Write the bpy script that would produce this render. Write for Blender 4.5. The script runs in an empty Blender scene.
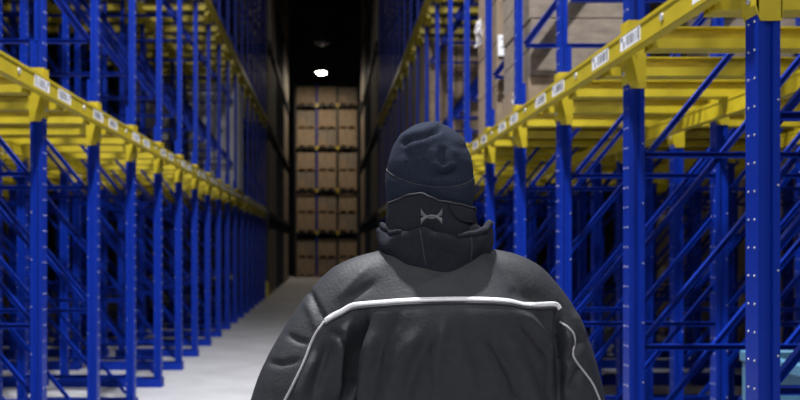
import bpy, bmesh, math, random
from mathutils import Vector, Matrix, noise
from mathutils.bvhtree import BVHTree

random.seed(7)
SC = bpy.context.scene
COL = SC.collection
PI = math.pi

# ------------------------------------------------------------------ camera
EYE = Vector((0, 0, 1.5))
FPX, VPX, VPY = 950.0, 328.0, 246.0          # focal length and vanishing point, 800x400 frame
cam = bpy.data.cameras.new('camera')
cam.lens = FPX * 36 / 800
cam.sensor_width = 36
cam.shift_x = (400 - VPX) / 800
cam.shift_y = (VPY - 200) / 800
cam.dof.use_dof = True
cam.dof.focus_distance = 2.1
cam.dof.aperture_fstop = 4.5
cam.clip_end = 200
camo = bpy.data.objects.new('camera', cam)
camo.location = EYE
camo.rotation_euler = (PI / 2, 0, 0)
COL.objects.link(camo)
SC.camera = camo

# ------------------------------------------------------------------ world, lights, exposure
w = bpy.data.worlds.new('world')
SC.world = w
w.use_nodes = True
w.node_tree.nodes['Background'].inputs[0].default_value = (0.55, 0.62, 0.85, 1)
w.node_tree.nodes['Background'].inputs[1].default_value = 0.006


def lamp(x, y, z, power, size=0.5, col=(0.985, 0.985, 1.0), aim=None, spread=PI):
    d = bpy.data.lights.new('lamp_or_fill_light', 'AREA')
    d.shape = 'DISK'
    d.size = size
    d.energy = power
    d.color = col
    d.spread = spread
    o = bpy.data.objects.new('lamp_or_fill_light', d)
    o.location = (x, y, z)
    if aim:
        o.rotation_euler = (Vector(aim) - Vector((x, y, z))).to_track_quat('-Z', 'Y').to_euler()
    COL.objects.link(o)
    return o


lamp(-3.2, -13.0, 7.0, 150, 0.6, aim=(-1, 8, 2))       # unseen fill lights added behind the camera to brighten the racks
lamp(3.4, -13.0, 7.0, 150, 0.6, aim=(1, 8, 2))
lamp(-0.2, -4.5, 9.5, 520)                               # lamps along the aisle
lamp(-0.1, 3.9, 9.3, 1450, 0.35)
lamp(-0.2, 9.5, 9.6, 300, 0.5, spread=1.75)
lamp(-0.2, 27.0, 9.9, 28, 0.5)  # unseen weak fill, added to lift the far loads
lamp(-5.0, 2.5, 9.0, 220)                                # unseen fill lights added over the lanes for the loads behind
lamp(4.7, 1.5, 9.0, 220)

SC.view_settings.view_transform = 'Standard'
SC.view_settings.look = 'None'
SC.view_settings.exposure = 0.0
SC.view_settings.gamma = 1.0
SC.view_settings.use_curve_mapping = False


# ------------------------------------------------------------------ materials
def mat(name, col, rough=0.5, metal=0.0, var=0.0, scale=8.0, bump=0.0, bscale=40.0, spec=0.5, stretch=None,
        emis=None, estr=0.0, sheen=0.0):
    m = bpy.data.materials.new(name)
    m.use_nodes = True
    nt = m.node_tree
    b = nt.nodes['Principled BSDF']
    b.inputs['Base Color'].default_value = (*col, 1)
    b.inputs['Roughness'].default_value = rough
    b.inputs['Metallic'].default_value = metal
    b.inputs['Specular IOR Level'].default_value = spec
    if sheen:
        b.inputs['Sheen Weight'].default_value = sheen
        b.inputs['Sheen Roughness'].default_value = 0.5
    if emis:
        b.inputs['Emission Color'].default_value = (*emis, 1)
        b.inputs['Emission Strength'].default_value = estr
    co = None
    if var or bump:
        tc = nt.nodes.new('ShaderNodeTexCoord')
        co = tc.outputs['Object']
        if stretch:
            mp = nt.nodes.new('ShaderNodeMapping')
            mp.inputs['Scale'].default_value = stretch
            nt.links.new(co, mp.inputs[0])
            co = mp.outputs[0]
    if var:
        n = nt.nodes.new('ShaderNodeTexNoise')
        n.inputs['Scale'].default_value = scale
        n.inputs['Detail'].default_value = 6
        n.inputs['Roughness'].default_value = 0.65
        nt.links.new(co, n.inputs['Vector'])
        r = nt.nodes.new('ShaderNodeValToRGB')
        r.color_ramp.elements[0].position = 0.3
        r.color_ramp.elements[1].position = 0.7
        r.color_ramp.elements[0].color = (*[c * (1 - var) for c in col], 1)
        r.color_ramp.elements[1].color = (*[min(1, c * (1 + var)) for c in col], 1)
        nt.links.new(n.outputs[0], r.inputs[0])
        nt.links.new(r.outputs[0], b.inputs['Base Color'])
    if bump:
        n2 = nt.nodes.new('ShaderNodeTexNoise')
        n2.inputs['Scale'].default_value = bscale
        n2.inputs['Detail'].default_value = 4
        nt.links.new(co, n2.inputs['Vector'])
        bp = nt.nodes.new('ShaderNodeBump')
        bp.inputs['Strength'].default_value = bump
        bp.inputs['Distance'].default_value = 0.01
        nt.links.new(n2.outputs[0], bp.inputs['Height'])
        nt.links.new(bp.outputs[0], b.inputs['Normal'])
    return m


BLUE = mat('blue_paint', (0.0006, 0.020, 0.26), 0.45, spec=0.2, var=0.12, scale=3)
YELLOW = mat('yellow_paint', (0.45, 0.35, 0.010), 0.45, var=0.15, scale=4)
ZINC = mat('zinc', (0.6, 0.6, 0.62), 0.25, 0.3)
WHITE = mat('white_label', (0.80, 0.80, 0.82), 0.45, var=0.06, scale=30)
INK = mat('dark_print', (0.05, 0.05, 0.06), 0.6)
GREYINK = mat('grey_print', (0.38, 0.39, 0.42), 0.6, var=0.5, scale=70)
CARD = mat('brown_cardboard', (0.24, 0.175, 0.115), 0.8, var=0.22, scale=5)
CARDG = mat('grey_brown_board', (0.19, 0.155, 0.12), 0.8, var=0.3, scale=5, stretch=(1, 1, 3))
WRAP = mat('clouded_stretch_wrap', (0.46, 0.45, 0.46), 0.28, var=0.25, scale=9, stretch=(1, 1, .15), bump=.4, bscale=12)
WRAPW = mat('bright_stretch_wrap', (0.85, 0.85, 0.88), 0.15, bump=.5, bscale=30)
WOOD = mat('pallet_wood', (0.30, 0.20, 0.11), 0.8, var=0.3, scale=7)
TEAL = mat('pale_blue_plastic', (0.07, 0.19, 0.30), 0.4, var=0.15, scale=6)
TEALD = mat('teal_plastic', (0.03, 0.13, 0.22), 0.4, var=0.15, scale=6)
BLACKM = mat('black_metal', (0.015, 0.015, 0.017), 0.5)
CONC = mat('concrete', (0.34, 0.34, 0.36), 0.6, var=0.14, scale=1.3, bump=0.08, bscale=25)
DARKW = mat('dark_cladding', (0.03, 0.03, 0.035), 0.8, var=0.3, scale=2)
LIT = mat('lamp_glow', (1, 1, 1), 0.4, emis=(1, 0.96, 0.88), estr=45)
SHADE = mat('lamp_shell', (0.35, 0.36, 0.40), 0.35, 0.6)
JACKET = mat('charcoal_jacket', (0.026, 0.0275, 0.033), 0.6, var=0.15, scale=60, bump=0.13, bscale=140, spec=0.3)
STRIP = mat('silver_reflective', (0.72, 0.72, 0.75), 0.3, 0.0, bump=.15, bscale=90)
PIPE = mat('grey_piping', (0.36, 0.36, 0.38), 0.4)
FLEECE = mat('navy_knit', (0.019, 0.025, 0.042), 0.95, var=0.3, scale=160, bump=0.25, bscale=300, spec=0.1)
GAITER = mat('charcoal_fleece', (0.018, 0.020, 0.028), 0.9, var=0.2, scale=120, bump=0.2, bscale=200, spec=0.15)
LOGO = mat('grey_print_logo', (0.13, 0.13, 0.14), 0.6)
SEAM = mat('seam_thread', (0.045, 0.047, 0.056), 0.8)
SKIN = mat('skin', (0.55, 0.34, 0.25), 0.5, var=0.08, scale=12)
TROUS = mat('black_trousers', (0.018, 0.018, 0.021), 0.8, bump=0.1, bscale=60)
BOOT = mat('black_boot_leather', (0.012, 0.011, 0.010), 0.5)
EYEW = mat('eye', (0.7, 0.7, 0.68), 0.2)


# ------------------------------------------------------------------ mesh helpers
class MB:
    def __init__(s):
        s.bm = bmesh.new()

    def box(s, x0, x1, y0, y1, z0, z1, mi=0, bev=0):
        vs = [s.bm.verts.new(p) for p in ((x0, y0, z0), (x1, y0, z0), (x1, y1, z0), (x0, y1, z0),
                                          (x0, y0, z1), (x1, y0, z1), (x1, y1, z1), (x0, y1, z1))]
        fs = []
        for f in ((3, 2, 1, 0), (4, 5, 6, 7), (0, 1, 5, 4), (1, 2, 6, 5), (2, 3, 7, 6), (3, 0, 4, 7)):
            q = s.bm.faces.new([vs[i] for i in f])
            q.material_index = mi
            fs.append(q)
        if bev:
            es = list({e for f in fs for e in f.edges})
            r = bmesh.ops.bevel(s.bm, geom=es, offset=bev, segments=1, affect='EDGES')
            for f in r['faces']:
                f.material_index = mi
        return s

    def prism(s, poly, fn, t0, t1, mi=0):
        """poly: 2-D outline; fn(u, v, t) -> point"""
        a = [s.bm.verts.new(fn(u, v, t0)) for u, v in poly]
        b = [s.bm.verts.new(fn(u, v, t1)) for u, v in poly]
        n = len(poly)
        fs = [s.bm.faces.new(a[::-1]), s.bm.faces.new(b)]
        for i in range(n):
            fs.append(s.bm.faces.new((a[i], a[(i + 1) % n], b[(i + 1) % n], b[i])))
        for f in fs:
            f.material_index = mi
        return s

    def rings(s, rings, cap=True, mi=0, closed=False):
        vr = [[s.bm.verts.new(p) for p in r] for r in rings]
        n = len(vr[0])
        pairs = list(zip(vr[:-1], vr[1:]))
        if closed:
            pairs.append((vr[-1], vr[0]))
        for a, b in pairs:
            for i in range(n):
                f = s.bm.faces.new((a[i], a[(i + 1) % n], b[(i + 1) % n], b[i]))
                f.material_index = mi
                f.smooth = True
        if cap and not closed:
            s.bm.faces.new(vr[0][::-1]).material_index = mi
            s.bm.faces.new(vr[-1]).material_index = mi
        return s

    def tube(s, pts, radii, n=8, mi=0):
        pts = [Vector(p) for p in pts]
        if not hasattr(radii, '__len__'):
            radii = [radii] * len(pts)
        rs = []
        up = Vector((0.13, 0.31, 0.94))
        prev = None
        for i, p in enumerate(pts):
            t = (pts[min(i + 1, len(pts) - 1)] - pts[max(i - 1, 0)]).normalized()
            if prev is None:
                u = t.orthogonal() if abs(t.dot(up)) > .95 else (up - t * up.dot(t))
            else:
                u = prev - t * prev.dot(t)
            u.normalize()
            prev = u
            v = t.cross(u)
            rs.append([p + (u * math.cos(a) + v * math.sin(a)) * radii[i] for a in
                       [2 * PI * k / n for k in range(n)]])
        return s.rings(rs, mi=mi)

    def lathe(s, prof, n=20, mi=0, c=(0, 0)):
        return s.rings([[(c[0] + r * math.cos(2 * PI * k / n), c[1] + r * math.sin(2 * PI * k / n), z)
                         for k in range(n)] for r, z in prof], mi=mi)

    def disc(s, c, ax, r, h, n=6, mi=0):
        c, ax = Vector(c), Vector(ax).normalized()
        u = ax.orthogonal().normalized()
        v = ax.cross(u)
        return s.rings([[c + ax * t + (u * math.cos(2 * PI * k / n) + v * math.sin(2 * PI * k / n)) * r
                         for k in range(n)] for t in (0, h)], mi=mi)

    def mesh(s, name, *mats, smooth=None):
        bmesh.ops.recalc_face_normals(s.bm, faces=s.bm.faces)
        me = bpy.data.meshes.new(name)
        s.bm.to_mesh(me)
        s.bm.free()
        for m in mats:
            me.materials.append(m)
        if smooth:
            for p in me.polygons:
                p.use_smooth = True
        return me


def link(name, data, parent=None, loc=None):
    o = bpy.data.objects.new(name, data)
    COL.objects.link(o)
    if parent:
        o.parent = parent
    if loc:
        o.location = loc
    return o


def tag(o, label, cat, group=None):
    o['label'] = label
    o['category'] = cat
    o['kind'] = 'thing'
    if group:
        o['group'] = group
    return o


def struct(name, me):
    o = link(name, me)
    o['kind'] = 'structure'
    return o


def evaluated(o, name):
    """mesh of o with its modifiers applied; o itself is removed"""
    dg = bpy.context.evaluated_depsgraph_get()
    dg.update()
    me = bpy.data.meshes.new_from_object(o.evaluated_get(dg))
    me.name = name
    old = o.data
    bpy.data.objects.remove(o)
    return me


ORD = ['first', 'second', 'third', 'fourth', 'fifth', 'sixth', 'seventh', 'eighth', 'ninth', 'tenth', 'eleventh',
       'twelfth', 'thirteenth', 'fourteenth', 'fifteenth', 'sixteenth', 'seventeenth', 'eighteenth', 'nineteenth',
       'twentieth', 'twenty-first', 'twenty-second', 'twenty-third', 'twenty-fourth', 'twenty-fifth', 'twenty-sixth',
       'twenty-seventh', 'twenty-eighth', 'twenty-ninth', 'thirtieth']

# ------------------------------------------------------------------ the setting
XR, XL = 1.523, 1.82            # distance of the aisle-side posts, right and left
BAY = 1.4
Y_R, Y_L = 3.32, 4.56           # first post of each row
N_R, N_L = 18, 17               # posts in the blue rows
CEIL = 14.0
struct('floor', MB().box(-9, 9, -22, 50, -0.2, 0).mesh('floor', CONC))
struct('ceiling', MB().box(-9, 9, -22, 50, CEIL, CEIL + .2).mesh('ceiling', DARKW))
struct('wall_left', MB().box(-9.2, -9, -22, 50, 0, CEIL).mesh('wall_left', DARKW))
struct('wall_right', MB().box(9, 9.2, -22, 50, 0, CEIL).mesh('wall_right', DARKW))
struct('wall_near', MB().box(-9.2, 9.2, -22.2, -22, 0, CEIL).mesh('wall_near', DARKW))
struct('wall_far', MB().box(-9.2, 9.2, 50, 50.2, 0, CEIL).mesh('wall_far', DARKW))

# ------------------------------------------------------------------ rack parts (shared meshes, one set per side)
H_TOP = 10.0
LEV = (2.40, 4.97, 7.50, 10.03)        # underside of the pallet rails, per level
FAR_DARK = mat('far_rack_dark', (0.006, 0.008, 0.02), 0.6)  # one plain dark tone across the far racks
FD = 1.0                        # frame depth
PITCH = 1.24                    # from one frame to the next, away from the aisle


def post_mesh(s, top=H_TOP):
    """x local: 0 at post centre, +x points away from the aisle for s=+1"""
    m = MB()

    def sect(w0, w1, d, g):
        # outline with a shallow channel in the two faces along the row
        c = (w0 + w1) / 2
        return [(w0, -d), (c - g, -d), (c - g + .006, -d + .012), (c + g - .006, -d + .012), (c + g, -d), (w1, -d),
                (w1, d), (c + g, d), (c + g - .006, d - .012), (c - g + .006, d - .012), (c - g, d), (w0, d)]
    fn = lambda u, v, t: (s * u, v, t)
    m.prism(sect(-.042, .034, .05, .014), fn, .012, 2.78)
    m.prism(sect(-.042, .010, .043, .010), fn, 2.78, top)
    m.box(-.06, .06, -.07, .07, 0, .012)                 # foot plate
    for yb in (-.06, .06):
        m.disc((s * .045, yb, .012), (0, 0, 1), .011, .012, 6, 1)
    z = .22
    i = 0
    while z < 4.2:
        for yy in (-.024, .024):
            m.disc((s * -.042, yy, z), (-s, 0, 0), .0042, .003, 5, 1)
        if i % 3 == 0 and z < 2.7:
            m.disc((s * .026, -.05, z + .02), (0, -1, 0), .004, .003, 5, 1)
        z += .098
        i += 1
    return m.mesh('post', BLUE, ZINC)


def brace_mesh(s, rise, w=.026, d=.030):
    a, b = Vector((.045, 0)), Vector((FD - .045, rise))
    t = (b - a).normalized()
    n = Vector((-t.y, t.x)) * w / 2
    m = MB()
    # channel: web plus two flanges
    for (o0, o1, y0, y1) in ((-1, 1, d - .004, d), (.80, 1, 0, d), (-1, -.80, 0, d)):
        q = [a + n * o0, b + n * o0, b + n * o1, a + n * o1]
        m.prism([(p.x, p.y) for p in q], lambda u, v, tt: (s * u, tt, v), y0 - d / 2, y1 - d / 2)
    return m.mesh('brace', BLUE)


def strut_mesh(s):
    m = MB()
    a, b = sorted((s * .04, s * (FD - .04)))
    m.box(a, b, .014, .02, -.015, .015)
    m.box(a, b, -.02, .02, .010, .015)
    m.box(a, b, -.02, .02, -.015, -.010)
    return m.mesh('strut', BLUE)


def base_rail_mesh(s):
    m = MB()
    a, b = sorted((s * -.05, s * (FD + .06)))
    m.box(a, b, -.10, -.086, 0, .09)
    m.box(a, b, -.10, -.052, 0, .012)
    m.box(a, b, .086, .10, 0, .09)
    m.box(a, b, .052, .10, 0, .012)
    return m.mesh('floor_rail', BLUE)


def bracket_mesh(s):
    """yellow connector around the post, tapering to the bottom"""
    m = MB()
    fn = lambda u, v, t: (s * u, t, v)
    # cheeks on both row faces with a slanted lower edge
    for y0, y1 in ((-.056, -.050), (.050, .056)):
        m.prism([(-.052, .09), (.038, .09), (.038, -.245), (-.036, -.245), (-.052, -.205)], fn, y0, y1)
    m.prism([(-.052, .09), (-.042, .09), (-.042, -.22), (-.052, -.19)], fn, -.056, .056)
    m.prism([(.034, .09), (.040, .09), (.040, -.235), (.034, -.235)], fn, -.056, .056)
    m.disc((s * -.052, 0, -.165), (-s, 0, 0), .012, .006, 6, 1)
    m.disc((s * -.02, -.056, -.05), (0, -1, 0), .008, .005, 6, 1)
    return m.mesh('connector', YELLOW, ZINC)


def beam_mesh(s, front=True):
    """along +y from 0 to BAY, z 0..0.105, back face on x=0, body towards the aisle"""
    L = BAY
    m = MB()

    def bx(x0, x1, y0, y1, z0, z1, mi=0):
        a, b = sorted((s * x0, s * x1))
        m.box(a, b, y0, y1, z0, z1, mi)
    bx(-.050, -.044, .001, L - .001, 0, .105)
    bx(-.054, 0, .001, L - .001, 0, .007)
    bx(-.054, 0, .001, L - .001, .098, .105)
    bx(-.054, -.050, .001, L - .001, .007, .016)
    bx(-.054, -.050, .001, L - .001, .088, .098)
    bx(-.006, 0, .001, L - .001, .007, .098)
    return m.mesh('beam', YELLOW)


def beam_label_mesh(s, seed):
    rnd = random.Random(seed)
    m = MB()

    def bx(y0, y1, z0, z1, d, mi):
        a, b = sorted((s * -.050, s * (-.050 - d)))
        m.box(a, b, y0, y1, z0, z1, mi)
    bx(0, .29, .018, .088, .003, 0)
    bx(.012, .028, .026, .080, .004, 1)
    y = .04
    while y < .20:
        wd = rnd.choice((.005, .008, .011))
        bx(y, y + wd, .030, .076, .004, 2 if rnd.random() < .5 else 1)
        y += wd + rnd.choice((.006, .009))
    bx(.225, .24, .028, .055, .004, 1)
    bx(.25, .272, .062, .080, .004, 1)
    return m.mesh('label_plate', WHITE, INK, GREYINK)


def reflector_mesh(s):
    return MB().disc((s * -.050, 0, .055), (-s, 0, 0), .017, .007, 14).mesh('reflector', ZINC)


def rail_mesh(s, length):
    """pallet rail running away from the aisle: top plate, recessed web, lower shelf with a lip"""
    m = MB()
    a, b = sorted((0, s * length))
    m.box(a, b, -.034, .034, .097, .105)
    m.box(a, b, -.006, .006, .0, .097)
    m.box(a, b, -.055, .055, .0, .007)
    m.box(a, b, -.061, -.055, .0, .046)
    m.box(a, b, .055, .061, .0, .046)
    return m.mesh('pallet_rail', YELLOW)


SIDE = {}
for s in (1, -1):
    SIDE[s] = dict(post=post_mesh(s), low=brace_mesh(s, 1.10), up=brace_mesh(s, 1.22, .05, .045), strut=strut_mesh(s),
                   base=base_rail_mesh(s), bracket=bracket_mesh(s), beam=beam_mesh(s),
                   labels=[beam_label_mesh(s, 3 + i) for i in range(4)], refl=reflector_mesh(s),
                   rail={n: rail_mesh(s, n * PITCH - .02) for n in (1, 2, 3)})
FAR = {}
for s in (1, -1):
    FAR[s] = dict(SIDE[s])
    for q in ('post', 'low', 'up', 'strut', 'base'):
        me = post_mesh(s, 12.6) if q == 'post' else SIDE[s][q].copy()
        me.materials[0] = FAR_DARK
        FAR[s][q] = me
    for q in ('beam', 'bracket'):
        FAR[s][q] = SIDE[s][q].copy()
        FAR[s][q].materials[0] = FAR_DARK
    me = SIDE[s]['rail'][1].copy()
    me.materials[0] = FAR_DARK
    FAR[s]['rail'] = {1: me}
ROWNAME = {1: 'right', -1: 'left'}


def post_xy(s, k):
    return (s * (XR if s > 0 else XL), (Y_R if s > 0 else Y_L) + BAY * k)


LOW_Z = (.14, .58, 1.03, 1.49, 1.93)


def upright_frame(s, k, d, label, group, levels=(0, 1), S=None, n_up=5):
    x, y = post_xy(s, k)
    r = link('upright_frame', None, loc=(x + s * PITCH * d, y, 0))
    tag(r, label, 'rack frame', group)
    S = S or SIDE[s]
    link('post', S['post'], r)
    b = link('post', S['post'], r, (s * FD, 0, 0))
    link('floor_rail', S['base'], r)
    for z in LOW_Z:
        link('brace', S['low'], r, (0, .004, z))
    for z in (.30, 1.0, 1.95):
        link('strut', S['strut'], r, (0, -.022, z))
    for i in range(n_up):
        link('brace', S['up'], r, (0, .004, 3.10 + 1.22 * i))
        link('strut', S['strut'], r, (0, -.022, 3.08 + 1.22 * i))
    for lv in levels:
        for xx in (0, s * FD):
            link('connector', S['bracket'], r, (xx, 0, LEV[lv] + .12))
    return r


def aisle_beam(s, k, lv, name, labels=True, S=None):
    """front beam between post k and k+1, laid on the aisle face of the connectors"""
    x, y = post_xy(s, k)
    S = S or SIDE[s]
    o = link('rack_beam', S['beam'], loc=(x - s * .052, y, LEV[lv] + .02))
    tag(o, name, 'rack beam', 'yellow aisle beams of the racks' if S is SIDE[s] else 'dark aisle beams of the far racks')
    if labels:
        for i, yy in enumerate((.09, 1.0)):
            p = link('label_plate', S['labels'][(k * 2 + i) % 4], o, (0, yy, 0))
            p['label'] = 'white location plate with dark print'
        link('reflector', S['refl'], o, (0, .72, 0))['label'] = 'round white reflector'
    return o


def build_row(s, n, lv2_from):
    row = ROWNAME[s]
    S = SIDE[s]
    for k in range(n):
        x, y = post_xy(s, k)
        depth = 3 if k < 8 else 2 if k < 13 else 1
        for d in range(depth):
            if d == 0:
                lb = f'blue aisle-side rack frame with yellow connectors, {ORD[k]} from the front in the {row} row'
            else:
                lb = (f'blue inner rack frame standing {"directly" if d == 1 else "two deep"} behind the '
                      f'{ORD[k]} aisle frame, {row} row')
            upright_frame(s, k, d, lb, 'blue upright frames of the rack rows',
                          (0, 1) if k >= lv2_from or k % 2 == 0 else (0, 1))
        if k == n - 1:
            continue
        for lv in (0, 1):
            if lv == 1 and k < lv2_from:
                continue
            where = 'lower' if lv == 0 else 'upper'
            aisle_beam(s, k, lv, f'yellow {where} aisle beam in the {ORD[k]} bay of the {row} row'
                       + (' with white plates' if lv == 0 else ''), labels=(lv == 0))
            for j, (dx, nm) in enumerate(((FD - .07, 'middle'), (PITCH + FD - .07, 'rear'), (2 * PITCH + FD - .07, 'rearmost'))):
                if j >= depth:
                    continue
                o = link('rack_beam', S['beam'], loc=(x + s * (dx + .008), y, LEV[lv] - .1055))
                tag(o, f'yellow {where} {nm} beam under the rails in the {ORD[k]} bay, {row} row', 'rack beam',
                    'yellow beams under the pallet rails')
            for j, yy in enumerate((.36, 1.06)):
                o = link('pallet_rail', S['rail'][depth], loc=(x - s * .045, y + yy, LEV[lv]))
                tag(o, f'yellow {where} pallet rail, {"nearer" if j == 0 else "farther"} of the pair in the '
                    f'{ORD[k]} bay, {row} row', 'pallet rail', 'yellow pallet rails of the racks')


build_row(1, N_R, 5)
build_row(-1, N_L, 2)

# ------------------------------------------------------------------ pallet loads


def pallet_mesh(w, d):
    """w along y, d along x, 0.13 high"""
    m = MB()
    for i in range(5):
        xx = -d / 2 + (d - .1) * i / 4
        m.box(xx, xx + .1, -w / 2, w / 2, .108, .13)
    for yy in (-w / 2, -.05, w / 2 - .1):
        for xx in (-d / 2, -.05, d / 2 - .1):
            m.box(xx, xx + .1, yy, yy + .1, .02, .09)
        m.box(-d / 2, d / 2, yy, yy + .1, .09, .108)
        m.box(-d / 2, d / 2, yy, yy + .1, 0, .02)
    return m.mesh('pallet', WOOD)


def cartons_mesh(w, d, h, nx, ny, nz, seed, m0, m1=None, jit=.006):
    rnd = random.Random(seed)
    m = MB()
    bw, bd, bh = w / ny, d / nx, h / nz
    for i in range(nx):
        for j in range(ny):
            for k in range(nz):
                x0 = -d / 2 + i * bd + rnd.uniform(0, jit)
                y0 = -w / 2 + j * bw + rnd.uniform(0, jit)
                m.box(x0 + .003, x0 + bd - .005 - jit, y0 + .003, y0 + bw - .005 - jit, .13 + k * bh, .13 + (k + 1) * bh - .004,
                      1 if (m1 and rnd.random() < .35) else 0, .006)
    return m.mesh('carton_stack', *( (m0, m1) if m1 else (m0,)))


def wrap_mesh(w, d, h, seed):
    """bundled goods under stretch wrap: pleated vertical folds"""
    m = MB()
    rnd = random.Random(seed)
    rs = []
    per = []
    N = 26
    for side in range(4):
        for i in range(N):
            t = i / N
            if side == 0: p = (-d / 2 + d * t, -w / 2)
            elif side == 1: p = (d / 2, -w / 2 + w * t)
            elif side == 2: p = (d / 2 - d * t, w / 2)
            else: p = (-d / 2, w / 2 - w * t)
            per.append((p, rnd.uniform(.955, 1.0)))
    for z in (.0, .3, .7, 1.0):
        rs.append([(p[0] * f, p[1] * f, .13 + h * z) for p, f in per])
    m.rings(rs)
    me = m.mesh('wrapped_bundle', WRAP)
    for p in me.polygons:
        p.use_smooth = False
    return me


def paper_mesh(s, wd, ht):
    m = MB()
    a, b = sorted((0, -s * .004))
    m.box(a, b, -wd / 2, wd / 2, 0, ht)
    a, b = sorted((0, -s * .006))
    for i in range(4):
        z = ht * (.16 + .2 * i)
        m.box(a, b, -wd * .38, wd * (.38 if i % 2 else .1), z, z + ht * .07, 1)
    return m.mesh('paper_label', WHITE, GREYINK)


def film_tail_mesh(s):
    """crumpled loose end of stretch film"""
    rnd = random.Random(11)
    m = MB()
    n = 7
    gr = [[m.bm.verts.new((-s * (.02 + .03 * rnd.random() + .05 * math.sin(i * 1.1)), -.14 + .045 * i + .02 * rnd.random(),
                           .16 - .03 * j - .02 * i + .02 * rnd.random())) for j in range(5)] for i in range(n)]
    for i in range(n - 1):
        for j in range(4):
            m.bm.faces.new((gr[i][j], gr[i + 1][j], gr[i + 1][j + 1], gr[i][j + 1]))
    r = bmesh.ops.solidify(m.bm, geom=list(m.bm.faces), thickness=.006)
    return m.mesh('loose_film', WRAPW)


PAL = pallet_mesh(1.2, .98)
CT = [cartons_mesh(1.2, .98, 2.05, 2, 3, 6, 1, CARDG, CARD), cartons_mesh(1.2, .98, 2.05, 2, 2, 8, 2, CARD, CARDG),
      cartons_mesh(1.18, .96, 2.05, 2, 3, 5, 3, CARD)]
WB = [wrap_mesh(1.18, .97, 2.08, 5), wrap_mesh(1.16, .96, 2.08, 6)]
BD = cartons_mesh(1.2, .98, 2.08, 1, 1, 9, 9, CARDG, CARD, .03)
CS = cartons_mesh(1.2, .98, 1.9, 1, 2, 4, 4, CARD, CARDG)
PAPER = {s: paper_mesh(s, .15, .20) for s in (1, -1)}
FILM = {s: film_tail_mesh(s) for s in (1, -1)}


def load(s, x_front, yc, z, goods, label, group, papers=(), film=None):
    """pallet load with its aisle face at x_front"""
    r = link('pallet_load', None, loc=(x_front + s * .49, yc, z))
    tag(r, label, 'pallet load', group)
    link('pallet', PAL, r)
    nm = 'wrapped_bundle' if goods in WB else 'carton_stack'
    link(nm, goods, r)
    for (yy, zz) in papers:
        link('paper_label', PAPER[s], r, (-s * .488, yy, zz))['label'] = 'white printed paper sheet'
    if film:
        link('loose_film', FILM[s], r, (-s * .485, film[0], film[1]))['label'] = 'shiny crumpled film end'
    return r


RT = .105
# right row, lower level: a load in every bay from the second one
for k in (3, 4, *range(8, N_R - 1)):
    x, y = post_xy(1, k)
    kind = {3: BD, 4: CT[2], 8: CT[2]}.get(k, CT[k % 3])
    pp = ()
    fl = {3: (-.35, .12), 4: (.25, 1.15)}.get(k)
    r = load(1, x + (.075 if k < 8 else -.03), y + BAY / 2, LEV[0] + RT, kind,
             f'pallet load of {"grey-brown boards" if k == 3 else "brown cartons"} on the lower rails, {ORD[k]} bay of the right row',
             'loads on the right row', pp, fl)
    if k in (3, 4):
        for (xx, zz) in ((-.36, 1.55), (-.40, .80)) if k == 4 else ((-.33, 1.62),):
            o = link('paper_label', PAPER[1], r, (xx, -.606, zz))
            o.rotation_euler.z = PI / 2
            o['label'] = 'white printed paper sheet'
for k in (3, 4, 8):
    x, y = post_xy(1, k)
    load(1, x + PITCH + .075, y + BAY / 2, LEV[0] + RT, BD if k == 3 else CT[k % 3],
         f'brown load deeper in on the lower rails, {ORD[k]} bay of the right row', 'loads on the right row')
# left row, lower level: pale wrapped loads in the far bays only
for k in range(10, 11):
    x, y = post_xy(-1, k)
    for d in range(2 if k < 12 else 1):
        load(-1, x - d * PITCH + .045 * (d == 0), y + BAY / 2, LEV[0] + RT, WB[k % 2],
             f'pale film-wrapped load on the {"" if d == 0 else "inner "}lower rails, {ORD[k]} bay of the left row',
             'pale wrapped loads on the left row')
# floor stacks far behind the racks
for s, n in ((1, 10), (-1, 10)):
    for k in range(n):
        x, y = post_xy(s, k)
        for lv in (0, 1):
            g = CT[(k * 2 + lv + (s > 0)) % 3]
            load(s, x + s * 4.05, y + BAY / 2 - .1, 0 if lv == 0 else 2.18, g,
                 f'brown carton load {"on the floor" if lv == 0 else "stacked on top"} behind the {ROWNAME[s]} racks, '
                 f'level with bay {["one", "two", "three", "four", "five", "six", "seven", "eight", "nine", "ten"][k]}',
                 f'loads behind the {ROWNAME[s]} racks')

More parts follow.
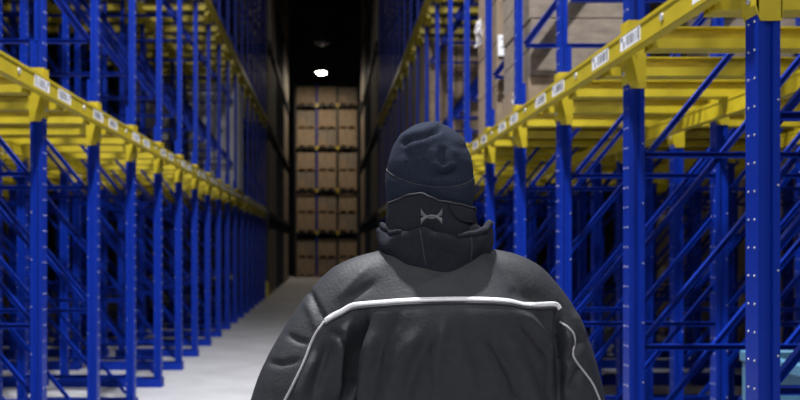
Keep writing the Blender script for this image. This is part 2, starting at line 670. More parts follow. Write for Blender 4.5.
# ------------------------------------------------------------------ brown racks past the end of the blue rows
NB = 10
for s in (1, -1):
    row = ROWNAME[s]
    k0 = N_R if s > 0 else N_L
    S = FAR[s]
    for j in range(NB + 1):
        k = k0 + j
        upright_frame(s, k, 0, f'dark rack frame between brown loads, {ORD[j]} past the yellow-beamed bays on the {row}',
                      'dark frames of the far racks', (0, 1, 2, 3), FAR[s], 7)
        if j == NB:
            continue
        x, y = post_xy(s, k)
        for lv in range(4):
            aisle_beam(s, k, lv, f'dark aisle beam, {["low", "middle", "high", "top"][lv]} one of the {ORD[j]} far bay on the {row}', False, S)
            o = link('rack_beam', S['beam'], loc=(x + s * (FD - .062), y, LEV[lv] - .1055))
            tag(o, f'dark inner beam, {["low", "middle", "high", "top"][lv]} one of the {ORD[j]} far bay on the {row}', 'rack beam',
                'beams under the far rails')
            for q, yy in enumerate((.36, 1.06)):
                o = link('pallet_rail', S['rail'][1], loc=(x - s * .045, y + yy, LEV[lv]))
                tag(o, f'dark {["low", "middle", "high", "top"][lv]} rail, {"nearer" if q == 0 else "farther"} of two in '
                    f'the {ORD[j]} far bay, {row}', 'pallet rail', 'pallet rails of the far racks')
        for lv in range(5 if j in (0, 1, 2, 7, 8, 9) else 0):
            z = 0 if lv == 0 else LEV[lv - 1] + RT
            load(s, x - s * .05, y + BAY / 2, z, CT[(j + lv) % 3] if lv else CS,
                 f'brown carton load, {["floor level", "second level", "third level", "fourth level", "top level"][lv]} of the {ORD[j]} far bay on the {row}',
                 'brown loads in the far racks')

# ------------------------------------------------------------------ far wall of loads facing the aisle
YF = 46.0
FX = (-1.0, -.03, .92)
LH = 2.03


def px_x(px, y):
    return (px - VPX) * y / FPX


def px_z(py, y):
    return EYE.z + (VPY - py) * y / FPX


fpal = pallet_mesh(.9, .9)
fct = [cartons_mesh(.9, .86, .78, 1, 1, 1, 21, CARD), cartons_mesh(.9, .88, .74, 1, 2, 2, 22, CARD, CARDG),
       cartons_mesh(.9, .86, .78, 1, 1, 2, 23, CARD)]
colx = [px_x(p, YF) for p in (306, 327, 347.5)]
postx = [px_x(p, YF) for p in (295.5, 316.8, 337.6, 358.5)]
beam_z = [px_z(p, YF) for p in (232, 190, 147.5, 105)]
for i, xx in enumerate(postx):
    m = MB()
    for yy in (-.05, 1.0):
        m.box(-.035, .035, yy - .04, yy + .04, 0.01, px_z(84, YF))
        m.box(-.07, .07, yy - .06, yy + .06, 0, .01)
    r = link('end_rack_frame', m.mesh('end_post', BLUE if i == 1 else BLACKM), loc=(xx, YF, 0))  # second frame is blue, the other three black
    tag(r, f'frame of the end-wall rack, {["leftmost", "second from left", "third from left", "rightmost"][i]} of four',
        'rack frame', 'frames of the end-wall rack')
    m = MB()
    for q in range(6):
        z0 = .3 + 1.4 * q
        m.prism([(0, z0), (.95, z0 + 1.3), (.95, z0 + 1.36), (0, z0 + .06)], lambda u, v, t: (t, u, v), -.015, .015)
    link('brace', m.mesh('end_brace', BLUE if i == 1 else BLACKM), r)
hname = ['lowest', 'second lowest', 'second highest', 'highest']
for bz, hn in zip(beam_z, hname):
    m = MB()
    m.box(postx[0] + .09, postx[3] - .09, -.14, -.09, -.06, 0, 1)  # yellow bar coloured black, its lack of light put into the colour
    for p in (postx[1], postx[2]):
        m.box(p - .05, p + .05, -.15, -.09, -.13, .05)
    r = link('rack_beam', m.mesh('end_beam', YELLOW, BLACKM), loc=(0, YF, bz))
    tag(r, f'yellow beam across the end-wall rack, {hn} of four', 'rack beam', 'beams of the end-wall rack')
    m = MB()
    for q in range(3):
        for off in (.12, .72):
            a = colx[q] - .45
            m.box(a + off, a + off + .06, -.09, 1.0, -.08, -.001)
    link('cross_bar', m.mesh('cross_bar', YELLOW), r)
lvls = [0.0] + beam_z
nrow = 0
for li, z0 in enumerate(lvls):
    top = lvls[li + 1] - .1 if li + 1 < len(lvls) else px_z(83, YF)
    for h in range(2 if li < 4 else 1):
        for c in range(3):
            r = link('pallet_load', None, loc=(colx[c], YF + .47, z0 + .001 + h * .93))
            r.rotation_euler.z = PI / 2
            tag(r, f'brown carton load at the end of the aisle, {["left", "middle", "right"][c]} column, {ORD[nrow]} row up',
                'pallet load', 'loads on the end-wall rack')
            link('pallet', fpal, r)
            link('carton_stack', fct[(c + nrow) % 3], r)
        nrow += 1

# ------------------------------------------------------------------ lamps seen above the far end


def hanging_lamp(x, y, z, lit, label):
    r = link('ceiling_lamp', None, loc=(x, y, z))
    tag(r, label, 'lamp')
    link('lamp_shade', MB().lathe([(.30, -.02), (.315, 0), (.29, .06), (.17, .16), (.10, .22), (.05, .26), (.05, .30)], 24)
         .mesh('lamp_shade', SHADE, smooth=True), r)
    link('bulb', MB().lathe([(.03, -.12), (.14, -.10), (.22, -.05), (.255, .0), (.2, .03), (.05, .05)], 24).mesh('bulb', LIT if lit else SHADE, smooth=True), r)
    link('hanger_rod', MB().lathe([(.012, .29), (.012, CEIL - z)], 8).mesh('hanger_rod', BLACKM), r)


hanging_lamp(px_x(321.5, 43), 43.0, px_z(72, 43), True, 'lit white ceiling lamp hanging above the far end of the aisle')
hanging_lamp(px_x(322, 37), 37.0, px_z(43, 37), False, 'unlit grey ceiling lamp hanging in front of the lit one')
lamp(px_x(321.5, 43), 42.9, px_z(72, 43) - .16, 210, .45, (1, .86, .66))

# ------------------------------------------------------------------ small things
x, y = post_xy(-1, N_L - 1)
m = MB()
m.prism([(-.07, -.09), (.07, -.09), (.09, -.07), (.09, .07), (.07, .09), (-.07, .09), (-.09, .07), (-.09, -.07)],
        lambda u, v, t: (u, v, t), .0, .46)
m.box(-.11, .11, -.11, .11, 0, .012)
tag(link('column_guard', m.mesh('column_guard', YELLOW), loc=(px_x(266.5, 28.0), 28.0 - .35, 0)),
    'yellow column guard standing on the floor at the end of the left row', 'column guard')


def plastic_bin(x0, y0, w, d, h):
    r = link('pallet_box', None, loc=(x0, y0, 0))
    tag(r, 'pale blue plastic pallet box on the floor behind the nearest right post', 'box')
    m = MB()
    t = .02
    z0 = .14
    m.box(0, w, 0, d, z0, z0 + .02)
    for (a, b, c, e) in ((0, t, 0, d), (w - t, w, 0, d), (t, w - t, 0, t), (t, w - t, d - t, d)):
        m.box(a, b, c, e, z0 + .02, h - .04)
    link('wall_panel', m.mesh('bin_wall', TEALD), r)
    for xx in (-.012, w - .05):
        for yy in (-.012, d - .05):
            link('corner_post', MB().box(xx, xx + .062, yy, yy + .062, .1, h - .05, bev=.006).mesh('corner_post', TEAL), r)
    
    m = MB()
    for (a, b, c, e) in ((-.02, .03, -.02, d + .02), (w - .03, w + .02, -.02, d + .02), (.03, w - .03, -.02, .03), (.03, w - .03, d - .03, d + .02)):
        m.box(a, b, c, e, h - .05, h, bev=.006)
    for zz in (.42, .70):
        m.box(-.014, 0, .05, d - .05, zz, zz + .05)
        m.box(.05, w - .05, -.014, 0, zz, zz + .05)
    link('rim', m.mesh('bin_rim', TEAL), r)
    m = MB()
    for xx in (0, w / 2 - .06, w - .12):
        m.box(xx, xx + .12, 0, d, 0, .14)
    link('skid', m.mesh('bin_skid', TEALD), r)


plastic_bin(1.92, 3.50, .95, .87, 1.02)

# ================================================================== the person
PX, PY = .232, 2.16
person = link('person', None, loc=(PX, PY, 0))
tag(person, 'person seen from behind in a charcoal jacket, dark beanie and neck gaiter', 'person')


def loc(me):
    """world-space mesh data to person-local space"""
    me.transform(Matrix.Translation((-PX, -PY, 0)))
    return me


def cast(bvh, px, py):
    d = Vector(((px - VPX) / FPX, 1, (VPY - py) / FPX)).normalized()
    h = bvh.ray_cast(EYE, d)
    return (h[0], h[1]) if h[0] is not None else (None, None)


def proj(p):
    y = p.y
    return VPX + p.x * FPX / y, VPY - (p.z - EYE.z) * FPX / y


def superell(cx, cy, a, bf, bb, z, n=48, e=2.3):
    out = []
    for k in range(n):
        t = 2 * PI * k / n
        c, s_ = math.cos(t), math.sin(t)
        x = a * math.copysign(abs(c) ** (2 / e), c)
        b = bf if s_ > 0 else bb
        out.append((cx + x, cy + b * math.copysign(abs(s_) ** (2 / e), s_), z))
    return out


# ---- body: one continuous skinned figure
def body_mesh():
    me = bpy.data.meshes.new('body_skel')
    V, E, R = [], [], []

    def add(p, r, parent=None):
        V.append(p)
        R.append(r)
        if parent is not None:
            E.append((parent, len(V) - 1))
        return len(V) - 1
    pel = add((0, 0, .93), .12)
    s1 = add((0, 0, 1.10), .115, pel)
    s2 = add((0, -.01, 1.28), .125, s1)
    s3 = add((0, 0, 1.40), .085, s2)
    nk = add((0, .01, 1.48), .058, s3)
    hd = add((0, .03, 1.56), .06, nk)
    for sd, sh, el, wr in ((-1, (-.18, -.03, 1.37), (-.315, -.09, 1.06), (-.275, .12, .87)),
                           (1, (.20, .02, 1.37), (.33, .03, 1.06), (.285, .22, .86))):
        a = add(sh, .06, s3)
        b = add(el, .042, a)
        c = add(wr, .028, b)
        wv = Vector(wr)
        f = (wv - Vector(el)).normalized()
        up = Vector((sd * -1, 0, 0))
        up = (up - f * up.dot(f)).normalized()
        sp = f.cross(up)
        palm = add(wv + f * .055, .026, c)
        for i, (ln, off) in enumerate(((.070, -.03), (.078, -.010), (.073, .010), (.058, .029))):
            q = wv + f * .095 + sp * off
            k1 = add(q, .0095, palm)
            k2 = add(q + f * ln * .45 + up * .010, .0085, k1)
            add(q + f * ln * .75 + up * .032, .008, k2)
        t1 = add(wv + f * .04 - sp * .036 + up * .008, .011, palm)
        t2 = add(wv + f * .072 - sp * .052 + up * .022, .0095, t1)
        add(wv + f * .10 - sp * .052 + up * .036, .0085, t2)
        hip = add((sd * .095, 0, .88), .095, pel)
        kn = add((sd * .12, .02, .50), .062, hip)
        an = add((sd * .125, -.02, .10), .042, kn)
        add((sd * .14, .13, .05), .035, an)
    me.from_pydata(V, E, [])
    o = link('tmp', me)
    sk = o.modifiers.new('skin', 'SKIN')
    sk.use_smooth_shade = True
    for i, v in enumerate(me.skin_vertices[0].data):
        v.radius = (R[i], R[i])
        v.use_root = (i == 0)
    ss = o.modifiers.new('sub', 'SUBSURF')
    ss.levels = 2
    body = evaluated(o, 'body_raw')
    bm = bmesh.new()
    bm.from_mesh(body)
    # head with a face, looking along +y
    hc = Vector((0, .025, 1.635))
    r = bmesh.ops.create_uvsphere(bm, u_segments=32, v_segments=24, radius=1)
    for v in r['verts']:
        p = v.co.copy()
        wx = .074 * (1 - .18 * max(0, -p.z) ** 1.5)
        q = Vector((p.x * wx, p.y * .094, p.z * .118))
        if p.y > .2:
            g = lambda cx, cz, sx, sz: math.exp(-((q.x - cx) / sx) ** 2 - ((q.z - cz) / sz) ** 2)
            q.y += .024 * g(0, -.022, .012, .022) + .010 * g(0, .0, .009, .02)
            q.y -= .012 * (g(.032, .004, .016, .012) + g(-.032, .004, .016, .012))
            q.y += .006 * (g(0, -.058, .022, .007) + g(0, -.07, .018, .006)) + .010 * g(0, -.1, .025, .018)
            q.y += .005 * (g(.032, .026, .024, .007) + g(-.032, .026, .024, .007))
        v.co = q + hc
    for sd in (-1, 1):
        r = bmesh.ops.create_uvsphere(bm, u_segments=12, v_segments=10, radius=1)
        for v in r['verts']:
            v.co = Vector((v.co.x * .010 + sd * .078, v.co.y * .018 + .02, v.co.z * .030 + 1.625))
    bm.to_mesh(body)
    bm.free()
    o = link('tmp', body)
    rm = o.modifiers.new('rm', 'REMESH')
    rm.mode = 'VOXEL'
    rm.voxel_size = .006
    rm.use_smooth_shade = True
    sm = o.modifiers.new('sm', 'SMOOTH')
    sm.iterations = 2
    me = evaluated(o, 'body')
    me.materials.clear()
    me.materials.append(SKIN)
    return me


link('body', body_mesh(), person)
for sd in (-1, 1):
    e = link('eye', MB().rings([[(sd * .032 + .0125 * math.sin(a) * math.cos(t), .098 + .0125 * math.sin(a) * math.sin(t), 1.64 + .0125 * math.cos(a))
                             for t in [2 * PI * i / 12 for i in range(12)]] for a in [PI * j / 8 for j in range(1, 8)]])
         .mesh('eye', EYEW, smooth=True), person)
    link('pupil', MB().disc((sd * .032, .1095, 1.64), (0, 1, 0), .0055, .0015, 14).mesh('pupil', BOOT), e)

# ---- trousers and boots
m = MB()
m.rings([superell(0, 0, a, bf, bb, z, 32) for z, a, bf, bb in
         ((.80, .16, .11, .12), (.86, .19, .125, .135), (.95, .19, .125, .13), (1.04, .175, .115, .12))])
for sd in (-1, 1):
    m.rings([superell(sd * x, yy, a, b, b, z, 24, 2.1) for z, x, yy, a, b in
             ((.07, .125, -.01, .078, .085), (.12, .125, -.015, .074, .085), (.3, .124, -.01, .076, .082), (.5, .12, .015, .082, .085),
              (.7, .108, .01, .095, .10), (.88, .098, 0, .10, .115))])
o = link('tmp', m.mesh('t', TROUS))
rm = o.modifiers.new('rm', 'REMESH')
rm.mode = 'VOXEL'
rm.voxel_size = .012
rm.use_smooth_shade = True
me = evaluated(o, 'trousers')
me.materials.clear()
me.materials.append(TROUS)
link('trousers', me, person)
for sd in (-1, 1):
    m = MB()
    m.rings([superell(sd * .13, cy, a, bf, bb, z, 24, 2.4) for z, cy, a, bf, bb in
             ((.0, .05, .052, .165, .115), (.03, .05, .054, .168, .118), (.032, .05, .05, .158, .11), (.06, .045, .05, .15, .11), (.085, .02, .047, .12, .09),
              (.11, -.01, .046, .07, .065), (.20, -.02, .05, .06, .06))])
    link('boot', m.mesh('boot', BOOT, smooth=True), person)

# ---- jacket
m = MB()
prof = ((.76, .245, .16, .165), (.90, .25, .165, .172), (1.05, .25, .165, .178), (1.15, .25, .16, .184), (1.24, .25, .155, .184),
        (1.31, .245, .15, .181), (1.36, .232, .14, .172), (1.385, .215, .135, .159), (1.41, .195, .13, .140), (1.445, .160, .115, .118),
        (1.475, .128, .105, .108), (1.51, .112, .10, .100), (1.55, .10, .095, .095))
m.rings([superell(PX + .012, PY, a, bf, bb, z, 56) for z, a, bf, bb in prof])


def sleeve(pts, radii):
    pts = [Vector(p) + Vector((PX, PY, 0)) for p in pts]
    # smooth interpolation
    P, R = [], []
    n = len(pts)
    for i in range(n - 1):
        for q in range(6):
            t = q / 6
            p0, p1, p2, p3 = pts[max(i - 1, 0)], pts[i], pts[i + 1], pts[min(i + 2, n - 1)]
            P.append(.5 * ((2 * p1) + (p2 - p0) * t + (2 * p0 - 5 * p1 + 4 * p2 - p3) * t * t + (3 * p1 - p0 - 3 * p2 + p3) * t ** 3))
            R.append(radii[i] * (1 - t) + radii[i + 1] * t)
    P.append(pts[-1])
    R.append(radii[-1])
    m.tube(P, R, 28)


sleeve(((-.07, -.005, 1.425), (-.165, -.015, 1.378), (-.235, -.035, 1.29), (-.30, -.07, 1.17), (-.335, -.085, 1.05), (-.315, .0, .95), (-.28, .11, .87)),
       (.075, .092, .097, .096, .086, .072, .055))
sleeve(((.09, .005, 1.425), (.195, .012, 1.382), (.262, .018, 1.29), (.305, .022, 1.17), (.325, .03, 1.05), (.31, .11, .95), (.288, .205, .87)),
       (.075, .092, .094, .092, .086, .072, .055))
o = link('tmp', m.mesh('j', JACKET))
rm = o.modifiers.new('rm', 'REMESH')
rm.mode = 'VOXEL'
rm.voxel_size = .0065
rm.use_smooth_shade = True
sm = o.modifiers.new('sm', 'SMOOTH')
sm.factor = .5
sm.iterations = 14
jk = evaluated(o, 'jacket')
jk.materials.clear()
jk.materials.append(JACKET)


def seg_d(px, py, pts):
    """distance to a polyline and signed side, in pixels; also the fraction along it"""
    best = (1e9, 0, 0)
    n = len(pts) - 1
    for i in range(n):
        (ax, ay), (bx, by) = pts[i], pts[i + 1]
        dx, dy = bx - ax, by - ay
        L2 = dx * dx + dy * dy
        t = max(0, min(1, ((px - ax) * dx + (py - ay) * dy) / L2))
        ex, ey = px - ax - t * dx, py - ay - t * dy
        d = math.hypot(ex, ey)
        if d < best[0]:
            best = (d, (dx * ey - dy * ex), (i + t) / n)
    return best


# folds of the cloth on the back: (line, width px, depth m); a groove with a soft swell beside it
FOLDS = (
    ([(364, 316), (357, 334), (352, 356), (350, 380), (348, 402)], 5.0, -.026),
    ([(352, 318), (342, 340), (338, 370), (336, 402)], 6, .008),
    ([(372, 330), (366, 356), (362, 385), (358, 402)], 7, .008),
    ([(330, 340), (322, 365), (312, 402)], 5, -.006),
    ([(318, 352), (304, 380), (296, 402)], 5, .006),
    ([(420, 330), (404, 352), (392, 378), (384, 402)], 8, .006),
    ([(432, 336), (416, 362), (404, 402)], 7, -.005),
    ([(484, 334), (500, 352), (514, 378), (520, 402)], 7, -.006),
    ([(500, 336), (516, 356), (528, 380), (536, 402)], 7, .005),
    ([(518, 312), (532, 322), (545, 336), (552, 350)], 4.5, .006),
    ([(522, 324), (536, 338), (546, 356)], 4.5, -.006),
    ([(559, 308), (560, 340), (559, 372), (559, 402)], 4, -.018),
    ([(566, 326), (570, 350), (566, 380)], 5, .005),
    ([(586, 336), (576, 348), (566, 366)], 4.5, -.007),
    ([(584, 362), (574, 380), (566, 396)], 4.5, -.006),
    ([(308, 288), (316, 304), (325, 321)], 2.2, -.0045),
    ([(304, 300), (312, 316), (318, 332)], 3, .002),
    ([(286, 334), (298, 340), (308, 343)], 2.5, -.004),
    ([(268, 362), (282, 364), (298, 360)], 2.5, -.004),
    ([(346, 300), (360, 292), (378, 280)], 4, -.003),
    ([(336, 300), (350, 284), (366, 268)], 3.5, .0022),
    ([(398, 312), (388, 330), (380, 352), (376, 372)], 5, -.004),
    ([(446, 316), (440, 340), (436, 372), (438, 402)], 6, .004),
    ([(462, 318), (470, 344), (480, 372), (484, 402)], 6, -.004),
    ([(528, 350), (540, 372), (546, 402)], 5, -.005),
    ([(330, 328), (340, 336), (348, 350)], 3, -.005),
    ([(574, 312), (580, 326), (586, 340)], 3, .003),
    ([(508, 290), (522, 296), (540, 298)], 5, -.003),
)
jk.update()
norm = [v.normal.copy() for v in jk.vertices]
for v, nr in zip(jk.vertices, norm):
    p = v.co
    big = noise.noise(Vector((p.x * 7, p.y * 7, p.z * 5))) * .004 + noise.noise(Vector((p.x * 17, p.y * 17, p.z * 9 + 4))) * .0012
    dsp = big
    if nr.y < .35 and p.z > 1.08:
        fx, fy = proj(p)
        for pts, wd, dep in FOLDS:
            if abs(fx - pts[len(pts) // 2][0]) > 70:
                continue
            d, sg, t = seg_d(fx, fy, pts)
            if d < wd * 3:
                ends = min(1, t * 4 + .15, (1 - t) * 4 + .3)
                dsp += 1.9 * dep * math.exp(-(d / wd) ** 2) * ends
    if p.z < 1.5:
        v.co = p + nr * dsp
jk.update()
jb = BVHTree.FromPolygons([v.co.copy() for v in jk.vertices], [tuple(p.vertices) for p in jk.polygons])


def on_surface(bvh, pts, step=4.0):
    """polyline in picture points laid on the cloth: list of (point, normal)"""
    out = []
    for (ax, ay), (bx, by) in zip(pts[:-1], pts[1:]):
        n = max(1, int(math.hypot(bx - ax, by - ay) / step))
        for i in range(n):
            t = i / n
            h = cast(bvh, ax + (bx - ax) * t, ay + (by - ay) * t)
            if h[0] is not None:
                out.append(h)
    h = cast(bvh, *pts[-1])
    if h[0] is not None:
        out.append(h)
    return out


def smooth_pts(pts, n=6):
    out = []
    P = [Vector((a, b)) for a, b in pts]
    for i in range(len(P) - 1):
        p0, p1, p2, p3 = P[max(i - 1, 0)], P[i], P[i + 1], P[min(i + 2, len(P) - 1)]
        for q in range(n):
            t = q / n
            r = .5 * ((2 * p1) + (p2 - p0) * t + (2 * p0 - 5 * p1 + 4 * p2 - p3) * t * t + (3 * p1 - p0 - 3 * p2 + p3) * t ** 3)
            out.append((r.x, r.y))
    out.append(pts[-1])
    return out


def ribbon(bvh, pts, width, mats, name, bulge=.004, lift=.001):
    hs = on_surface(bvh, smooth_pts(pts), 3)
    m = MB()
    rs = []
    for i, (p, nr) in enumerate(hs):
        t = (hs[min(i + 1, len(hs) - 1)][0] - hs[max(i - 1, 0)][0]).normalized()
        side = nr.cross(t).normalized()
        rs.append([p - side * width / 2 - nr * .004, p - side * width / 2 + nr * lift, p - side * width * .25 + nr * (lift + bulge * .8), p + nr * (lift + bulge),
                   p + side * width * .25 + nr * (lift + bulge * .8), p + side * width / 2 + nr * lift, p + side * width / 2 - nr * .004])
    m.rings(rs)
    return loc(m.mesh(name, *mats))


strip_pts = [(325, 321), (332, 316), (342, 311), (352, 305.5), (366, 303.5), (385, 302), (405, 300.5), (430, 299.5), (460, 299), (490, 299.5), (510, 301),
             (524, 304), (538, 304.5), (552, 304), (557, 305), (560, 309)]
jacket = link('jacket', None, person)
strip_me = ribbon(jb, strip_pts, .0108, (STRIP,), 'reflective_strip', .0012)
edge_me = ribbon(jb, [(a, b + 4.2) for a, b in strip_pts[:-1]], .006, (JACKET,), 'strip_hem', .002)


def piping(pts, r, name):
    hs = on_surface(jb, smooth_pts(pts), 3)
    return loc(MB().tube([p + n * r * .4 for p, n in hs], r, 8).mesh(name, PIPE, smooth=True))


pl = piping([(324, 322), (316, 333), (310, 346), (304, 362), (294, 383), (284, 402)], .0030, 'piping_a')
pr = piping([(560, 322), (567, 327), (573, 334), (574.5, 343), (572.5, 352), (575, 360), (584, 372), (593, 385), (600, 402)], .0027, 'piping_b')
bpy.data.objects.remove(jacket)
jacket = link('jacket', loc(jk), person)
link('reflective_strip', strip_me, jacket)['label'] = 'silver reflective strip across the back'
link('hem_edge', edge_me, jacket)
link('piping', pl, jacket)['label'] = 'light grey piping'
link('piping', pr, jacket)['label'] = 'light grey piping'

# ---- beanie
HCX, HCY = PX + .001, PY + .015
hat_prof = [(1.555, .088), (1.58, .091), (1.61, .0955), (1.64, .099), (1.67, .0985), (1.69, .0965), (1.707, .092), (1.722, .087), (1.736, .080),
            (1.748, .071), (1.758, .061), (1.768, .048), (1.775, .034), (1.780, .018), (1.7815, .003)]


def interp(prof, z):
    for (z0, r0), (z1, r1) in zip(prof[:-1], prof[1:]):
        if z <= z1:
            return r0 + (r1 - r0) * (z - z0) / (z1 - z0)
    return prof[-1][1]


rs = []
N = 96


def hem(t):
    """lower edge of the hat: low on the nape, raised above the brows in front"""
    f = max(0, min(1, (math.sin(t) + .1) / .7))
    return 1.555 + .098 * f * f * (3 - 2 * f)


zs = [1.555 + (1.735 - 1.555) * i / 44 for i in range(45)] + [z for z in (1.742, 1.748, 1.753, 1.758, 1.763, 1.768, 1.772, 1.775, 1.778, 1.780, 1.7812, 1.7818)]
for z in zs:
    row = []
    for k in range(N):
        t = 2 * PI * k / N
        zz = hem(t) + (z - 1.555) / (1.7818 - 1.555) * (1.7818 - hem(t))
        a = interp(hat_prof, zz)
        row.append((HCX + a * math.cos(t), HCY + a * 1.16 * math.sin(t), zz))
    rs.append(row)
hm = MB().rings(rs).mesh('beanie', FLEECE, smooth=True)
hm.update()
norm = [v.normal.copy() for v in hm.vertices]
HAT_FOLDS = (
    ([(405, 143), (413, 139), (422, 137.5), (430, 133.5), (438, 131)], 2.2, -.0075),
    ([(404, 138), (414, 133), (424, 131), (436, 126.5)], 4.0, .0050),
    ([(407, 148), (418, 144), (430, 140), (442, 135)], 4.0, .0030),
    ([(443, 150), (442, 158), (443, 165)], 2.6, -.0055),
    ([(434, 152), (435, 162)], 4.0, .0025),
    ([(452, 152), (451, 162)], 4.5, .0030),
    ([(434, 165), (443, 168), (453, 165)], 3.2, .0042),
    ([(436, 173.5), (444, 174.5), (453, 171)], 3.0, -.0050),
    ([(425, 181), (443, 183), (460, 180)], 5.0, .0030),
    ([(405, 143), (403, 153)], 3.0, -.0028),
    ([(456, 146), (466, 148)], 3.0, -.0020),
)
for v, nr in zip(hm.vertices, norm):
    p = v.co
    d0 = noise.noise(Vector((p.x * 22, p.y * 22, p.z * 22))) * .0022 + noise.noise(Vector((p.x * 9 + 3, p.y * 9, p.z * 9))) * .0022
    if nr.y < .3 or p.z > 1.75:
        if p.y < HCY + .03:
            fx, fy = proj(p)
            for pts, wd, dep in HAT_FOLDS:
                d, sg, t = seg_d(fx, fy, pts)
                if d < wd * 3:
                    d0 += 1.25 * dep * math.exp(-(d / wd) ** 2)
    v.co = p + nr * d0
beanie = link('beanie', loc(hm), person)
# cuff: a folded band whose upper edge dips at the back of the head
rs_o, rs_i = [], []
M_ = 14
band = []
for i in range(M_ + 1):
    row = []
    for k in range(N):
        t = 2 * PI * k / N
        back = max(0, -math.sin(t))
        zt = 1.668 - .040 * back ** 1.3 - .006 * math.cos(t)
        zt += .05 * max(0, math.sin(t)) ** 1.5
        zb = hem(t) - .002
        z = zb + (zt - zb) * i / M_
        f = 1 if 0 < i < M_ else .0
        a = interp(hat_prof, z) + .0005 + .003 * math.sin(PI * i / M_) ** .35 * f
        row.append((HCX + a * math.cos(t), HCY + a * 1.16 * math.sin(t), z))
    band.append(row)
inner = [[(HCX + (p[0] - HCX) * .95, HCY + (p[1] - HCY) * .95, p[2]) for p in r] for r in band[::-1]]
link('cuff', loc(MB().rings(band + inner, closed=True).mesh('cuff', FLEECE, smooth=True)), beanie)
pts = [Vector((p[0], p[1], p[2])) for p in band[-1]]
link('seam', loc(MB().tube([Vector((HCX + (p.x - HCX) * 1.004, HCY + (p.y - HCY) * 1.004, p.z)) for p in pts[44:96] + pts[:5]], 0.0011, 6)
                 .mesh('seam', SEAM, smooth=True)), beanie)['label'] = 'lighter stitched edge of the cuff'

# ---- neck gaiter: upright inner tube and a slouched outer cowl
GX, GY = PX + .006, PY + .012


def gaiter_edge(t, table):
    """value at angle t (0 = right, -90 = back towards the camera), linear in degrees"""
    dg = math.degrees(t) % 360
    for (a0, v0), (a1, v1) in zip(table[:-1], table[1:]):
        if a0 <= dg <= a1:
            u = (dg - a0) / (a1 - a0)
            u = u * u * (3 - 2 * u)
            return v0 + (v1 - v0) * u
    return table[0][1]


# inner tube: top edge heights by angle (180 left, 270 back, 360 right)
in_top = [(0, 1.575), (90, 1.592), (180, 1.585), (205, 1.598), (235, 1.612), (252, 1.614), (262, 1.606), (275, 1.597), (300, 1.592), (330, 1.585), (360, 1.575)]
rsg = []
N2 = 120
for i in range(19):
    row = []
    for k in range(N2):
        t = 2 * PI * k / N2
        zt = gaiter_edge(t, in_top)
        u = i / 18
        z = 1.44 + (zt - 1.44) * u
        a = .1005 + .006 * math.sin(u * PI) + .003 * math.sin(5 * t + 3 * u) + .002 * math.sin(9 * t - 6 * u)
        b = .126 + .004 * math.sin(u * PI) + .003 * math.sin(4 * t + 1 - 4 * u)
        row.append(Vector((GX - .004 + a * math.cos(t), GY + b * math.sin(t), z)))
    rsg.append(row)
thick = [[Vector((GX - .004 + (p.x - GX + .004) * .955, GY + (p.y - GY) * .955, p.z)) for p in r] for r in rsg[::-1]]
gm = MB().rings(rsg + thick, closed=True).mesh('neck_gaiter', GAITER, smooth=True)
gb = BVHTree.FromPolygons([v.co.copy() for v in gm.vertices], [tuple(p.vertices) for p in gm.polygons])
top_line = [Vector((GX - .004 + (p.x - GX + .004) * 1.006, GY + (p.y - GY) * 1.006, p.z)) for p in rsg[-1]]
gaiter = link('neck_gaiter', loc(gm), person)
link('seam', loc(MB().tube(top_line[52:] + top_line[:9], .0020, 6).mesh('gaiter_seam', SEAM, smooth=True)), gaiter)['label'] = 'lighter rolled top edge'

# cowl
cw_top = [(0, 1.553), (25, 1.52), (90, 1.50), (155, 1.52), (180, 1.548), (200, 1.537), (215, 1.527), (238, 1.532), (256, 1.541), (268, 1.529), (285, 1.520),
          (300, 1.525), (322, 1.534), (342, 1.548), (360, 1.553)]
cw_bot = [(0, 1.475), (90, 1.44), (180, 1.49), (215, 1.465), (240, 1.447), (270, 1.436), (295, 1.437), (325, 1.452), (345, 1.465), (360, 1.475)]
cw_flare = [(0, .136), (40, .125), (90, .118), (160, .118), (180, .121), (205, .120), (240, .142), (270, .156), (300, .150), (330, .139), (345, .140), (360, .136)]
rsc = []
for i in range(21):
    row = []
    u = i / 20
    for k in range(N2):
        t = 2 * PI * k / N2
        zt, zb = gaiter_edge(t, cw_top), gaiter_edge(t, cw_bot)
        z = zb + (zt - zb) * u
        ft = gaiter_edge(t, cw_flare)
        base = .122
        a = base + (ft - base) * (u ** 1.3) + .006 * math.sin(PI * u)
        a += .0035 * math.sin(3.2 * t + 4 * u) * math.sin(PI * u) + .002 * math.sin(8 * t - 5 * u)
        lip = .008 * max(0, (u - .86) / .14)            # the edge turns over inwards
        a -= lip
        row.append(Vector((GX + a * math.cos(t), GY + (a * .99 + .006 * max(0, -math.sin(t)) * (1 - u)) * math.sin(t), z)))
    rsc.append(row)
th2 = [[Vector((GX + (p.x - GX) * .94, GY + (p.y - GY) * .94, p.z - .002)) for p in r] for r in rsc[::-1]]
cm = MB().rings(rsc + th2, closed=True).mesh('cowl', GAITER, smooth=True)
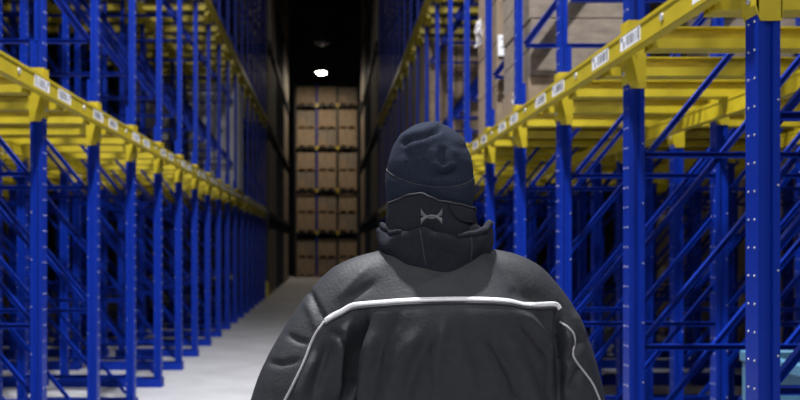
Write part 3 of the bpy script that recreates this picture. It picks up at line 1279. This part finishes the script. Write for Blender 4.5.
cb = BVHTree.FromPolygons([v.co.copy() for v in cm.vertices], [tuple(p.vertices) for p in cm.polygons])
cs = []
for pts in ([(420, 230), (422, 240), (424, 255), (426, 266)], [(471, 233), (472, 245), (471, 262)]):
    hs = on_surface(cb, pts, 2)
    cs.append(loc(MB().tube([p for p, n in hs], .0011, 6).mesh('cowl_seam', SEAM, smooth=True)))
cowl = link('cowl', loc(cm), gaiter)


def rim(d0, d1, r):
    i0, i1 = int(d0 / 360 * N2), int(d1 / 360 * N2)
    pts = [rsc[-1][i % N2] + Vector((0, 0, .001)) for i in range(i0, i1 + 1)]
    n = len(pts) - 1
    return loc(MB().tube(pts, [r * (.35 + .65 * math.sin(PI * i / n) ** .6) for i in range(n + 1)], 10).mesh('rolled_edge', GAITER, smooth=True))


link('rolled_edge', rim(286, 372, .0085), cowl)
link('rolled_edge', rim(176, 236, .0085), cowl)
hs = on_surface(gb, smooth_pts([(449, 205), (452, 211), (457, 217.5), (464, 221), (472, 222)]), 2)
link('fold_ridge', loc(MB().tube([p + n * .001 for p, n in hs], .0032, 8).mesh('fold_ridge', GAITER, smooth=True)), gaiter)
for c in cs:
    link('seam', c, gaiter)

# emblem on the inner tube: two interlocked arcs with flared ends
def arc_pts(cx, cy, up):
    out = []
    for i in range(25):
        u = i / 24
        xx = -11.5 + 23 * u
        yy = 6.2 * (2 * abs(u - .5)) ** 1.7 - 1.2
        wd = 1.1 + 2.3 * (2 * abs(u - .5)) ** 2.5
        out.append((cx + xx * (1 - .10 * (yy / 6)), cy + (-yy if up else yy), wd))
    return out


m = MB()
for up in (True, False):
    rows = []
    for px, py, wd in arc_pts(431.5, 216.8, up):
        a, b = cast(gb, px - .0, py - wd), cast(gb, px, py + wd)
        if a[0] is None or b[0] is None:
            continue
        l0 = .0012 if up else .0016
        rows.append([a[0] + a[1] * l0, b[0] + b[1] * l0, b[0] - b[1] * .001, a[0] - a[1] * .001])
    m.rings(rows)
link('emblem', loc(m.mesh('emblem', LOGO)), gaiter)['label'] = 'small grey emblem of two crossed arcs'
